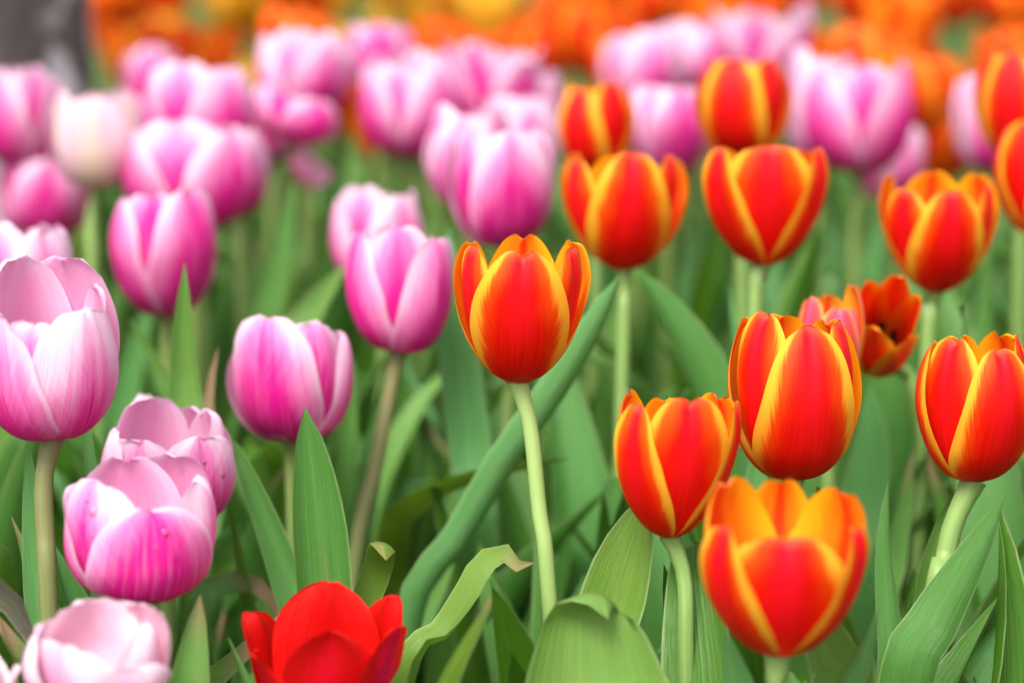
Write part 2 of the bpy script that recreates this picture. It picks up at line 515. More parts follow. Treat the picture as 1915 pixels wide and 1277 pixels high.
def head_arrays(kind, prof, yaw, r, opts, hi=True):
    """Six petals: 0..2 outer, 3..5 inner; yaw 0 turns an outer petal to the front."""
    out = []
    over = opts.get('pet', {})
    jit = opts.get('jit', 2.0 if kind == 'pink' else 1.2)
    for i in range(6):
        st = dict(STYLE[kind])
        inner = i >= 3
        az = math.radians(-90 + yaw + (i % 3) * 120 + (60 if inner else 0) + r.uniform(-5, 5) * jit)
        st['k'] = opts.get('ki', .87) if inner else 1.0
        if 'Wo' in opts:
            st['W'] = opts['Wi'] if inner else opts['Wo']
            if inner:
                st['tipq'], st['tipp'] = .50, 2.1
        st['hf'] = (1.0 if inner else .985) + r.uniform(-.035, .035) * jit
        st['hf'] -= opts.get('flat', .045) * math.sin(az)
        st['lean'] = opts.get('lean', 0.0) + r.uniform(-.03, .05) * jit
        st['W'] *= r.uniform(.95, 1.05) * (opts.get('W', 1.0))
        st['notch'] *= r.uniform(.4, 1.5)
        st['rag'] *= r.uniform(.6, 1.3)
        st.update(opts.get('all', {}))
        ov = dict(over.get(i, {}))
        az += math.radians(ov.pop('daz', 0))
        st.update(ov)
        st['nu'], st['nv'] = (34, 23) if hi else (16, 9)
        out.append(petal(prof, az, r, **st))
    return out


def rotmat(roll, tilt):
    """roll: lean to the right in the picture; tilt: lean towards the camera (degrees)."""
    a, b = math.radians(roll), math.radians(tilt)
    Ry = np.array([[math.cos(a), 0, math.sin(a)], [0, 1, 0], [-math.sin(a), 0, math.cos(a)]])
    Rx = np.array([[1, 0, 0], [0, math.cos(b), -math.sin(b)], [0, math.sin(b), math.cos(b)]])
    return Ry @ Rx


def fit_head(arrs, bbox, d, R):
    """Real size and standing point of a head whose outline fills bbox at distance d."""
    x0, y0, x1, y1 = bbox
    rad, hgt = (x1 - x0) / 2 * d / F, (y1 - y0) * d / F
    base = at((x0 + x1) / 2, y1, d)
    allp = np.vstack([a.reshape(-1, 3) for a in arrs])
    for _ in range(6):
        W_ = base + (allp * np.array([rad, rad, hgt])) @ R.T
        p = proj(W_)
        bx0, by0, bx1, by1 = p[:, 0].min(), p[:, 1].min(), p[:, 0].max(), p[:, 1].max()
        rad *= (x1 - x0) / (bx1 - bx0)
        hgt *= ((y1 - y0) / (by1 - by0)) ** .9
        W_ = base + (allp * np.array([rad, rad, hgt])) @ R.T
        p = proj(W_)
        bx0, by0, bx1, by1 = p[:, 0].min(), p[:, 1].min(), p[:, 0].max(), p[:, 1].max()
        base = base + RIGHT * ((x0 + x1 - bx0 - bx1) / 2) * d / F - UP * ((y0 + y1 - by0 - by1) / 2) * d / F
    return base, np.array([rad, rad, hgt])


def tube(path, r0, r1, flare=0.0, n=12):
    m = len(path)
    T = unit(np.gradient(path, axis=0))
    A = unit(np.cross(T, np.array([0.13, 1.0, 0.05])))
    Bv = np.cross(T, A)
    s = np.linspace(0, 1, m)
    rad = r0 + (r1 - r0) * s + flare * sstep(s, .965, 1.0)
    th = np.linspace(0, 2 * math.pi, n + 1)
    return path[:, None] + rad[:, None, None] * (np.cos(th)[None, :, None] * A[:, None] + np.sin(th)[None, :, None] * Bv[:, None])


def leaf_array(pts, hw, face=(0, -1, .25), fold=.35, tw=(0, 0), peak=.42, nu=30, nv=9, tipq=.8, base=.35, ripple=0.0, seed=0, tipp=1.6):
    path = spline(pts, nu)
    T = unit(np.gradient(path, axis=0))
    side, nor = np.zeros((nu, 3)), np.zeros((nu, 3))
    m0 = int(nu * .55)
    side[m0] = unit(np.cross(T[m0], np.asarray(face, float)))
    for rngi, st_ in ((range(m0 + 1, nu), -1), (range(m0 - 1, -1, -1), 1)):
        for i in rngi:                       # carry the frame along the path without spinning
            sv = side[i + st_]
            side[i] = unit(sv - T[i] * (sv @ T[i]))
    nor = np.cross(side, T)
    s = np.linspace(0, 1, nu)
    twv = np.interp(s, np.linspace(0, 1, len(tw)), np.radians(tw))[:, None]
    side, nor = side * np.cos(twv) + nor * np.sin(twv), nor * np.cos(twv) - side * np.sin(twv)
    lo = base + (1 - base) * np.sin(np.clip(s / peak, 0, 1) * math.pi / 2)
    x = np.clip((s - peak) / (1 - peak), 0, 1)
    w = hw * np.where(s < peak, lo, np.maximum(1 - x ** tipp, 0) ** tipq)
    v = np.linspace(-1, 1, nv)
    rr = np.random.RandomState(seed)
    p1, p2 = rr.rand(2) * 6.28
    foldv = np.interp(s, np.linspace(0, 1, len(fold)), fold) if isinstance(fold, (tuple, list)) else np.full(nu, fold)
    ang = np.abs(v)[None, :] ** 1.0 * foldv[:, None]
    # cross-section bends round like an open channel
    big = np.where(np.abs(ang) < 1e-3, 1e-3, ang)
    sx = np.sign(v)[None, :] * np.abs(v)[None, :] * np.sin(big * 1.0) / big
    sz = np.abs(v)[None, :] * (1 - np.cos(big)) / big
    P = path[:, None] + w[:, None, None] * (sx[..., None] * side[:, None] + sz[..., None] * nor[:, None])
    if ripple:
        rp = ripple * hw * (np.sin(s * 17 + p1)[:, None] * np.clip(v, 0, 1)[None] ** 2 + np.sin(s * 14 + p2)[:, None] * np.clip(-v, 0, 1)[None] ** 2)
        P = P + rp[..., None] * nor[:, None]
    return P


# ------------------------------------------------------------------ the setting
def soil_height(x, y):
    return .006 * math.sin(x * 23 + y * 7) + .005 * math.sin(y * 31 - x * 11)


gx = [-300, -60, -12, -4, 4, 12, 60, 300]
me = bpy.data.meshes.new('ground')
vs = [(x, y, -.03) for y in gx for x in gx]
fs = [(j * 8 + i, j * 8 + i + 1, (j + 1) * 8 + i + 1, (j + 1) * 8 + i) for j in range(7) for i in range(7)]
me.from_pydata(vs, [], fs)
me.materials.append(MAT['lawn'])
gnd = link('ground', me)
gnd['kind'] = 'structure'
xs = np.linspace(-1.6, 1.6, 90)
ys = np.linspace(.2, 4.2, 110)
P = np.array([[(x, y, soil_height(x, y) + U(-.004, .004)) for x in xs] for y in ys])
P[0, :, 2] = P[-1, :, 2] = -.04
P[:, 0, 2] = P[:, -1, 2] = -.04
bed = link('soil_bed', grid_mesh('soil_bed', P, MAT['soil']))
bed['kind'] = 'structure'

# tree at the left edge, only the foot of its trunk in view
TB = at(-62, 100, 2.02)
tb = np.array([TB[0], TB[1], 0])
tree = empty('tree', tb, 'grey barked tree trunk with dark blotches behind the pink tulips', 'tree')
path = spline([(0, 0, -.03), (.0, .0, .25), (.005, .0, .6), (-.02, .01, 1.3), (-.03, .03, 2.2)], 60)
TR = tube(path, .088, .060, n=40)
s = np.linspace(0, 1, 60)
for i in range(60):
    c0 = path[i]
    fl = 1 + .35 * math.exp(-path[i][2] / .05)
    for j in range(41):
        dlt = TR[i, j] - c0
        th = math.atan2(dlt[1], dlt[0])
        k = fl * (1 + .05 * math.sin(3 * th + 2 * c0[2]) + .025 * math.sin(7 * th + 9 * c0[2]) + .02 * math.sin(th * 2 + 23 * c0[2]))
        TR[i, j] = c0 + dlt * k
link('trunk', grid_mesh('trunk', TR, MAT['bark']), tree)
for q, (bp, bt, rd) in enumerate([((-.03, .02, 1.9), (-.7, .3, 2.9), .03), ((-.02, .02, 1.75), (.6, .6, 2.8), .026), ((-.03, .03, 2.15), (.1, .1, 3.4), .045)]):
    mp_ = [(bp[k] * .5 + bt[k] * .5) + (.12 if k == 2 else .02) for k in range(3)]
    link('branch', grid_mesh('branch', tube(spline([bp, mp_, bt], 16), rd, .006, n=10), MAT['bark']), tree)

# ------------------------------------------------------------------ tulips one by one
BOXES = []          # (x0, y0, x1, y1, depth) of what must stay in sight
LEAFQ = []          # plants that still get plain leaves


def project_stem(pts, d):
    return [at(p[0], p[1], d + (p[2] if len(p) > 2 else 0)) for p in pts]


def to_ground(p, q):
    """Where the line from p through q (going down), eased upright, meets the soil."""
    dv = q - p
    k = (q[2]) / max(-dv[2], 1e-4)
    g_ = q + dv * k * .62
    g_[2] = 0
    return g_


def add_leaf(root, base, arr, color, mat='leaf', name='leaf', label=None):
    o = link(name, grid_mesh('leaf', arr - base, MAT[mat]), root, color)
    if label:
        o['label'] = label
    return o


def tulip(label, bbox, d, kind='orange', prof='G', yaw=0, roll=0, tilt=0, col=(.34, .8, .25), stem=None, scol=(0, .3, 0), leaves=3,
          group=None, sr=.0032, drops=(), stamens=False, seed=None, **opts):
    r = random.Random(seed if seed is not None else hash_str(label))
    arrs = head_arrays(kind, prof, yaw, r, opts)
    R = rotmat(roll, tilt)
    hb, sc = fit_head(arrs, bbox, d, R)
    axis = R @ np.array([0, 0, 1.0])
    if stem:
        sp = [hb] + project_stem(stem, d)
        gb = to_ground(sp[-2], sp[-1])
        mids = sp[1:]
    else:
        gb = hb - axis * hb[2] * .8 + np.array([r.uniform(-.012, .012), r.uniform(-.012, .012), 0])
        gb[2] = 0
        mids = [hb - axis * .07, (hb - axis * .07) * .45 + gb * .55 + np.array([r.uniform(-.006, .006), r.uniform(-.006, .006), 0])]
    gb[2] = soil_height(gb[0], gb[1]) - .01
    root = empty('tulip', gb, label, 'tulip', group)
    path = spline([gb] + mids[::-1] + [hb + axis * .001], 46)
    link('stem', grid_mesh('stem', tube(path, sr * 1.25, sr, sr * .35) - gb, MAT['stem']), root, scol)
    pets = []
    for i, a in enumerate(arrs):
        Wp = hb + (a.reshape(-1, 3) * sc) @ R.T - gb
        k = [min(1, max(0, c * r.uniform(.85, 1.15))) for c in col]
        if i in opts.get('pcol', {}):
            k = opts['pcol'][i]
        pets.append((link('petal', grid_mesh('petal', Wp.reshape(a.shape), MAT[kind]), root, k), Wp.reshape(a.shape)))
    for (pi, uu, vv, rad) in drops:
        add_drop(pets[pi], uu, vv, rad)
    if stamens:
        add_stamens(root, hb - gb, R, sc, r)
    p = proj(np.vstack([hb + (a.reshape(-1, 3) * sc) @ R.T for a in arrs]))
    BOXES.append((p[:, 0].min(), p[:, 1].min(), p[:, 0].max(), p[:, 1].max(), d))
    if leaves:
        LEAFQ.append((root, gb, hb[2], d, leaves))
    return root, gb, hb


def hash_str(s_):
    h = 7
    for ch in s_:
        h = (h * 131 + ord(ch)) % 1000003
    return h


def add_drop(pet, uu, vv, rad):
    o, A = pet
    nu, nv = A.shape[:2]
    i, j = int(uu * (nu - 2)) + 0, int((vv * .5 + .5) * (nv - 2))
    p = A[i, j]
    n = unit(np.cross(A[i, j + 1] - A[i, j], A[i + 1, j] - A[i, j]))
    t1 = unit(A[i, j + 1] - A[i, j])
    t2 = np.cross(n, t1)
    m = 7
    th = np.linspace(0, 2 * math.pi, 13)
    rows = []
    for q in range(m):
        f = math.pi / 2 * q / (m - 1)
        rows.append([p + n * (math.sin(f) * rad * .55 - rad * .03) + (t1 * math.cos(t_) + t2 * math.sin(t_) * 1.15) * math.cos(f) * rad for t_ in th])
    link('water_droplet', grid_mesh('water_droplet', np.array(rows), MAT['water']), o)


def add_stamens(root, hb, R, sc, r):
    rows = tube(spline([(0, 0, .02), (0, 0, .14), (0, 0, .26)], 10), .10, .10, .05, 12)
    link('pistil', grid_mesh('pistil', hb + (rows.reshape(-1, 3) * sc) @ R.T.reshape(3, 3) * 1.0, MAT['pistil']) if False else
         grid_mesh('pistil', (hb + (rows.reshape(-1, 3) * sc) @ R.T).reshape(rows.shape), MAT['pistil']), root)
    for k in range(6):
        a = k * math.pi / 3 + .3
        c_, s_ = math.cos(a), math.sin(a)
        rows = tube(spline([(.12 * c_, .12 * s_, .02), (.30 * c_, .30 * s_, .10), (.38 * c_, .38 * s_, .24), (.42 * c_, .42 * s_, .44)], 16), .05, .05, 0, 8)
        for i in range(16):
            w = 1.0 + 1.0 * float(sstep(np.array(i / 15), .45, .6)) * (1 if i < 15 else .2)
            c0 = rows[i, :-1].mean(0)
            rows[i] = c0 + (rows[i] - c0) * w
        link('stamen', grid_mesh('stamen', (hb + (rows.reshape(-1, 3) * sc) @ R.T).reshape(rows.shape), MAT['pollen']), root)
    th = np.linspace(0, 2 * math.pi, 25)
    rows = np.array([[(rr_ * math.cos(t_), rr_ * math.sin(t_), z_) for t_ in th] for rr_, z_ in ((.02, .055), (.22, .065), (.34, .09), (.40, .12))])
    link('throat', grid_mesh('throat', (hb + (rows.reshape(-1, 3) * sc) @ R.T).reshape(rows.shape), MAT['throat']), root)


def featured(owner, d, pts, hw, color=(.1, .4, 0), mat='leaf', label=None, keep=True, dz=0.0, **kw):
    """A leaf seen singly: pts from the lowest visible point to the tip, (x, y) in the photograph and an optional step in depth."""
    root, gb = owner[0], owner[1]
    if hw < 100:
        kw['peak'] = 1 - (1 - kw.get('peak', .6)) * .5
    W_ = [at(p[0], p[1], d + (p[2] if len(p) > 2 else 0)) for p in pts]
    lo = W_[0]
    mid = lo * .45 + gb * .55
    mid[2] = lo[2] * .45
    arr = leaf_array([gb + np.array([0, 0, .01]), mid] + W_, hw * d / F, seed=len(BOXES), **kw)
    o = add_leaf(root, gb, arr, color, mat, 'leaf', label)
    p = proj(arr.reshape(-1, 3))
    if keep:
        q = proj(np.array(W_))
        for i in range(len(q) - 1):
            BOXES.append((min(q[i, 0], q[i + 1, 0]) - hw * .5, min(q[i, 1], q[i + 1, 1]), max(q[i, 0], q[i + 1, 0]) + hw * .5, max(q[i, 1], q[i + 1, 1]), d))
    return o


def leaf_plant(x, d, label, group=None):
    gb = at(x, 900, d)
    gb[2] = soil_height(gb[0], gb[1]) - .01
    return empty('tulip_plant', gb, label, 'plant', group), gb


OR = dict(kind='orange', scol=(0, .45, 0))
PK = dict(kind='pink', scol=(.25, .25, 0), prof='E')
G_OR = 'red and yellow tulips'
G_PK = 'pink tulips'

# --- red tulips with yellow margins
T = {}
T['O1'] = tulip('sharp red tulip with yellow margins on a bare stem at the centre', (847, 437, 1105, 720), 1.135, yaw=0, roll=2, tilt=-3, col=(.40, .75, .30),
                stem=[(992, 800), (1008, 950), (1030, 1155)], scol=(0, .95, 0), leaves=1, group=G_OR, sr=.0031, jit=.5,
                pet={0: dict(hf=.965, notch=.05, W=.84, peak=.58, k=1.03), 3: dict(hf=.98, lean=.02, daz=4), 5: dict(hf=.965, lean=.02, daz=-4), 4: dict(hf=1.0)}, **{k: v for k, v in OR.items() if k != 'scol'})
T['O2'] = tulip('red tulip with yellow margins just behind the sharp central one', (1048, 283, 1287, 508), 1.36, yaw=2, tilt=-5, col=(.42, .8, .35), stem=[(1168, 560), (1165, 660)], group=G_OR, **OR)
T['O3'] = tulip('narrow red tulip with one wide yellow margin peeping over another red tulip', (1043, 150, 1188, 320), 1.55, yaw=-28, tilt=-4, col=(.45, .9, .2), prof='T', group=G_OR, **OR)
T['O4'] = tulip('blurred red tulip with yellow margins in front of pale lilac tulips', (1297, 108, 1482, 295), 1.52, yaw=-16, tilt=-4, prof='T', col=(.45, 1, .2), group=G_OR, **OR)
T['O5'] = tulip('red goblet tulip showing broad yellow inner margins below the blurred red one', (1313, 272, 1550, 499), 1.34, yaw=62, tilt=-2, Wo=.56, Wi=.92, ki=.95, col=(.42, .7, .25), stem=[(1415, 540), (1410, 620)], group=G_OR, **OR)
T['O6'] = tulip('red tulip with yellow margins above the wide open orange bloom', (1643, 320, 1868, 551), 1.35, yaw=4, tilt=2, flat=-.01, col=(.38, .9, .3), stem=[(1738, 590), (1733, 680)], group=G_OR, **OR)
T['O7'] = tulip('red tulip cut off by the right edge at mid height', (1858, 222, 2050, 448), 1.42, yaw=20, tilt=-3, prof='T', col=(.3, .5, .35), group=G_OR, **OR)
T['O8'] = tulip('blurred red tulip cut off near the top right corner', (1820, 75, 2010, 305), 1.55, yaw=-22, tilt=-3, prof='T', col=(.42, 1, .2), group=G_OR, **OR)
T['O13'] = tulip('wide open orange bloom facing out with a dark throat', (1578, 512, 1725, 708), 1.32, yaw=30, roll=-4, tilt=56, prof='B', col=(.5, .1, .5), stem=[(1690, 700, .03), (1720, 800, .04)], group=G_OR, stamens=True, leaves=2, kind='open', scol=(0, .45, 0))
T['O14'] = tulip('small pink and orange tulip tucked behind the tall red one', (1488, 530, 1617, 745), 1.25, kind='bud', yaw=5, tilt=0, prof='T', col=(.12, 1, .05), group=G_OR, leaves=1, jit=2.0,
                 pet={3: dict(hf=.84), 0: dict(hf=.90)})
T['O9'] = tulip('tall red tulip whose large front petal has a wide yellow margin', (1360, 580, 1612, 900), 1.14, yaw=9, tilt=-4, prof='T', col=(.42, 1, .25), stem=[(1470, 960), (1462, 1100)], group=G_OR, sr=.0034,
                pet={0: dict(hf=.965, k=1.05, W=.90, notch=.0, tipp=1.55, tipq=.66, peak=.46), 5: dict(hf=1.0), 3: dict(hf=.95)}, **OR)
T['O10'] = tulip('red tulip on a thick green stem at the right edge', (1711, 618, 1938, 904), 1.15, yaw=18, tilt=-3, prof='T', col=(.36, .8, .3), stem=[(1783, 980), (1765, 1060), (1738, 1170)], scol=(0, .5, 0), leaves=1, group=G_OR, sr=.0041,
                 pet={0: dict(hf=.95, k=1.04, notch=.02, W=.86, tipp=1.6, tipq=.64, peak=.48), 5: dict(hf=1.0)}, kind='orange')
T['O11'] = tulip('leaning red tulip with orange top between the sharp one and the tall one', (1148, 727, 1387, 1009), 1.095, yaw=70, roll=4, tilt=-1, prof='G', Wo=.60, Wi=.88, ki=.94, col=(.38, .7, .45), stem=[(1279, 1080), (1284, 1277)], scol=(0, .35, 0), leaves=1, group=G_OR, kind='orange', sr=.0030)
T['O12'] = tulip('nearest red goblet tulip with yellow inner margins at the bottom right', (1308, 890, 1626, 1230), 1.0, yaw=60, roll=1, tilt=1, prof='G', Wo=.55, Wi=.95, ki=.95, col=(.44, 1, .14), stem=[(1450, 1300), (1450, 1400)], scol=(0, .8, 0), leaves=1, group=G_OR, kind='orange', sr=.0036,
                 flat=0, pet={5: dict(hf=.90), 3: dict(hf=1.0), 4: dict(hf=1.0), 0: dict(hf=.90, lean=.03), 2: dict(hf=.91, lean=.03), 1: dict(hf=.98)})

# --- scarlet tulip
T['R1'] = tulip('scarlet tulip with parted petals at the bottom edge', (452, 1085, 762, 1352), 1.065, kind='red', prof='W', yaw=4, tilt=4, col=(.30, .2, .9), leaves=2,
                flat=0, pcol={0: (.05, .3, .5), 3: (.50, .05, .9), 5: (.25, .2, .8)},
                pet={0: dict(hf=.96, lean=-.18, k=1.0, W=.74), 3: dict(hf=.98, lean=-.08, k=1.06, daz=-6), 5: dict(hf=.95, lean=.10, daz=-6), 1: dict(hf=1.02, lean=-.05), 2: dict(hf=.90, lean=-.05), 4: dict(hf=1.02, lean=-.14, W=.95)})

# --- pink tulips, near
T['P1'] = tulip('large pink tulip with water drops cut by the left edge', (-44, 477, 224, 826), 1.10, yaw=58, tilt=1, col=(.52, .42, .7), stem=[(82, 900), (86, 1020), (92, 1150)], scol=(.60, .2, 0), group=G_PK, sr=.0037, leaves=2,
                flat=0, pet={0: dict(hf=.82, W=1.08, daz=-10, k=.98, fold=((.12, .018, .02, .05), (.22, .014, .02, .05))), 2: dict(hf=.84, W=1.05, k=1.03), 5: dict(hf=.70), 3: dict(hf=.91, lean=.07, W=.8), 1: dict(hf=.94, W=1.15, notch=0), 4: dict(hf=1.0, W=1.15, notch=0)}, pcol={2: (.75, .30, .85), 0: (.38, .55, .5)},
                drops=((1, .86, .35, .0011), (1, .93, .5, .0009), (4, .82, -.2, .001), (4, .9, .2, .0012), (4, .88, .45, .0008)), **{k: v for k, v in PK.items() if k != 'scol'})
T['P2'] = tulip('pink tulip with magenta flame and droplets in front of its twin', (118, 846, 405, 1131), 1.065, yaw=17, tilt=-1, col=(.90, .02, 1.0), group=G_PK, leaves=2, sr=.0036,
                flat=0, pet={0: dict(hf=.87, W=1.0, k=1.03, notch=.04), 5: dict(hf=.94, W=1.05, k=.96, fold=((.1, .02, .025, .1), (.2, -.014, .02, .1))), 3: dict(hf=.95, W=1.0, k=.95), 4: dict(hf=.99), 1: dict(hf=1.0, W=1.0), 2: dict(hf=.92)},
                pcol={5: (.55, .35, .75), 3: (.35, .5, .5)},
                drops=((5, .80, .25, .0016), (5, .86, .05, .001), (5, .68, .30, .0008), (0, .84, .28, .0014), (0, .72, .1, .0008), (0, .66, .35, .0008), (0, .35, .12, .0008), (4, .95, -.3, .0012), (4, .96, .2, .001)), **PK)
T['P3'] = tulip('pink tulip half hidden behind the flamed one with droplets', (187, 742, 442, 1000), 1.20, yaw=38, roll=3, tilt=3, col=(.62, .35, .7), group=G_PK, leaves=2, pet={0: dict(hf=.95), 5: dict(hf=.93), 2: dict(hf=.93)},
                drops=((0, .7, .5, .0012), (0, .8, .1, .001)), **PK)
T['P33'] = tulip('tiny white tipped pink bud behind a pink tulip', (244, 735, 298, 812), 1.27, kind='pale', prof='S', yaw=0, col=(.2, .6, .3), group=G_PK, leaves=1, sr=.002, scol=(0, .5, 0))
T['P4'] = tulip('round pink tulip behind the tip of a dark green leaf', (423, 588, 661, 829), 1.27, yaw=-22, tilt=-3, col=(.72, .22, .85), group=G_PK, leaves=2, flat=.11, **PK)
T['P5'] = tulip('pink tulip on a long slanting stem left of the sharp red one', (645, 418, 848, 661), 1.31, yaw=58, tilt=-3, col=(.62, .18, .9), stem=[(728, 740), (700, 880), (655, 1100)], group=G_PK, leaves=2, sr=.0034, scol=(.7, .3, 0), flat=.10,
                pcol={3: (.45, .45, .75)}, **{k: v for k, v in PK.items() if k != 'scol'})
T['P31'] = tulip('pale pink tulip with overlapping soft petals in the bottom left corner', (42, 1115, 320, 1345), 1.0, kind='pale', prof='E', yaw=24, tilt=4, col=(.35, .3, .6), leaves=1, group=G_PK, scol=(.3, .3, 0), jit=1.6, W=1.12, lean=.06, flat=0,
                 pet={0: dict(hf=.72), 5: dict(hf=.80), 3: dict(hf=.92), 4: dict(hf=.98), 1: dict(hf=.98), 2: dict(hf=.90)})
T['P32'] = tulip('pale pink tulip barely in view at the very corner', (-150, 1205, 40, 1400), 1.0, kind='pale', prof='B', yaw=-20, col=(.25, .5, .5), leaves=0, group=G_PK)

# --- pink tulips, further back
def pk(key, label, bbox, d, yaw, col, **kw):
    a_ = dict(PK)
    a_['flat'] = .085
    if d > 1.5:                       # soft rims read smaller than they stand
        x0, y0, x1, y1 = bbox
        bbox = (x0 - .045 * (x1 - x0), y0 - .06 * (y1 - y0), x1 + .045 * (x1 - x0), y1 + .02 * (y1 - y0))
    a_.update(kw)
    T[key] = tulip(label, bbox, d, yaw=yaw, col=col, group=G_PK, **a_)


pk('P6', 'pale topped pink tulip half hidden behind the slanting stemmed one', (617, 346, 797, 545), 1.50, 40, (.62, .42, .7), tilt=0)
pk('P7', 'large pink tulip with deep magenta base above the sharp red one', (835, 236, 1037, 462), 1.45, 8, (.80, .45, .95), roll=-2, tilt=-2, prof='E')
pk('P8', 'pink tulip overlapped by the magenta based one on its left', (798, 203, 955, 392), 1.56, 0, (.66, .35, .8), prof='T')
pk('P29', 'lilac pink tulip overlapped by the magenta based one on its right', (905, 185, 1045, 350), 1.68, 20, (.45, .5, .6))
pk('P9', 'pink tulip with vivid magenta sides behind an upright pointed leaf', (205, 352, 405, 596), 1.42, 50, (.78, .20, .95), tilt=-2, prof='T')
pk('P10', 'pink tulip just above the vivid magenta sided one', (237, 233, 476, 425), 1.56, 45, (.72, .40, .85), tilt=0)
pk('P11', 'white topped pink tulip with a magenta flame on its right side', (280, 122, 472, 312), 1.66, 40, (.72, .55, .95), tilt=-2)
pk('P12', 'pale pink tulip with a cream flame on a light green stem', (98, 176, 262, 348), 1.56, 0, (.42, .05, .9), kind='cream', prof='E', stem=[(171, 420), (175, 560)], scol=(0, .4, 0))
pk('P13', 'pink tulip in front of the grey tree trunk', (-42, 133, 112, 305), 1.68, -30, (.65, .35, .8))
pk('P14', 'pale pink tulip behind the large one at the left edge', (-40, 412, 140, 610), 1.33, 25, (.40, .5, .6))
pk('P15', 'leaning rosy tulip low on the left below the cream flamed one', (2, 283, 165, 445), 1.70, 15, (.75, .25, .9), roll=8, lean=.08)
pk('P16', 'white and magenta tulip standing tall before the orange bed', (488, 62, 655, 215), 1.80, 38, (.66, .60, .9))
pk('P17', 'opened magenta tulip with a petal hanging down at its right', (478, 172, 625, 348), 1.70, 30, (.80, .15, .9), roll=10, lean=.05, pet={3: dict(lean=1.5, hf=1.0, k=.9)}, prof='E')
pk('P30', 'faint lilac tulip squeezed between two magenta flamed ones', (452, 165, 560, 300), 1.80, 0, (.40, .55, .6))
pk('P18', 'pale pink tulip with a magenta right side near the upper middle', (680, 113, 848, 292), 1.70, 52, (.68, .42, .8), roll=-1)
pk('P19', 'rose pink tulip behind the white and magenta one', (648, 50, 768, 165), 1.90, 0, (.85, .20, .9))
pk('P20', 'loosely opened rose pink tulip against the orange bed', (838, 86, 1010, 250), 1.80, 30, (.70, .25, .8), lean=.14, jit=2.2, prof='B')
pk('P21', 'small dusky pink tulip near the tree against the orange bed', (233, 92, 335, 215), 2.0, 0, (.9, .3, .9))
pk('P22', 'rounded lilac pink tulip right of the upper middle', (1128, 60, 1275, 205), 1.90, 5, (.48, .42, .6), prof='E')
pk('P23', 'lilac pink tulip showing between two red tulips', (1178, 163, 1322, 330), 1.72, 30, (.66, .30, .85), prof='T')
pk('P24', 'ruffled pale pink tulip at the top behind a red tulip', (1238, 42, 1385, 170), 1.95, 10, (.40, .5, .6), lean=.10, jit=2)
pk('P34', 'ruffled pink tulip reaching highest in the row', (1340, 12, 1516, 150), 1.92, 40, (.55, .45, .7), lean=.16, jit=2.4, prof='B')
pk('P25', 'lilac tulip right behind the blurred red one', (1468, 98, 1600, 300), 1.76, -10, (.40, .5, .6))
pk('P26', 'lilac tulip with two deep magenta flames on the upper right', (1510, 125, 1700, 322), 1.70, 58, (.74, .35, .95), prof='E')
pk('P27', 'lilac tulip low behind the double flamed one', (1605, 235, 1725, 372), 1.82, 20, (.35, .45, .6))
pk('P28', 'pale lilac tulip behind the red ones near the right edge', (1785, 145, 1910, 315), 1.70, 0, (.40, .45, .6))

pk('P36', 'pale pink tulip behind and right of the one with a magenta side', (752, 98, 868, 255), 1.85, 10, (.45, .45, .6))
pk('P37', 'faint pink tulip low behind the loosely opened one', (930, 140, 1048, 290), 1.86, -20, (.45, .45, .6))
pk('P38', 'dim pink tulip between the cream flamed one and the white topped one', (215, 175, 300, 320), 1.85, 15, (.5, .5, .6))
pk('P39', 'pink tulip low between the magenta sided pair at the left', (395, 250, 500, 400), 1.66, 35, (.7, .3, .8))
pk('P40', 'small pink tulip standing behind the lilac one near the top', (1230, 70, 1330, 210), 2.0, 50, (.5, .4, .6))

# ------------------------------------------------------------------ leaves seen one by one
GL = (.05, .55, 0)
featured(T['P9'], 1.24, [(350, 900), (350, 770), (344, 640), (345, 488)], 38, (.22, .30, 0), fold=1.0, peak=.70, tipp=1.3)
pa = leaf_plant(600, 1.10, 'upright dark green pointed leaf standing before the round pink tulip')
featured(pa, 1.10, [(615, 1260), (606, 1110), (590, 930), (570, 760)], 62, (0, .30, .0), fold=(1.2, 1.2, 1.1, .9), peak=.68, tipp=1.7, tipq=.75, face=(.15, -1, .1), nv=15)
pb = leaf_plant(1110, 1.06, 'broad bright leaf with a folded over tip at the bottom middle')
featured(pb, 1.06, [(1118, 1420), (1112, 1300), (1104, 1200), (1100, 1130), (1113, 1108, -.005), (1128, 1120, -.012), (1138, 1158, -.015)], 165, (.45, .75, 0), fold=(.8, .8, .8, .9, .9), peak=.80, tipp=1.3, tipq=.9, nu=44, nv=17, face=(0, -1, .35))
pc = leaf_plant(1150, 1.12, 'bright ribbed leaf slanting up behind the folded broad one')
featured(pc, 1.12, [(1105, 1260), (1140, 1150), (1175, 1030), (1215, 920)], 66, (.38, .12, 0), fold=.4, peak=.68, tipp=2.0, face=(-.3, -1, .2), nv=13)
pd_ = leaf_plant(760, 1.10, 'twisted curling leaf with a browned tip beside the scarlet tulip')
featured(pd_, 1.11, [(770, 1290), (838, 1180), (880, 1105), (905, 1055), (945, 1036), (968, 1060), (1000, 1052)], 56, (.50, .45, .12), fold=(.5, .7, .8, 1.0, 1.0), tw=(0, 10, -35, 40, 70, 30), peak=.62, tipp=1.6, ripple=.25, nu=46)
pe = leaf_plant(650, 1.22, 'long rolled leaf running diagonally behind the sharp red tulip')
featured(pe, 1.25, [(770, 1150), (850, 1020), (945, 860), (1030, 740), (1110, 610), (1162, 512)], 36, (.04, .80, 0), fold=(-.5, -.7, -.9, -1.1), tw=(0, 0, 8, 14), peak=.70, tipp=2.4, tipq=.7, face=(.5, -1, .1), nv=15)
pf = leaf_plant(1340, 1.33, 'dark broad leaf slanting down right below two red tulips')
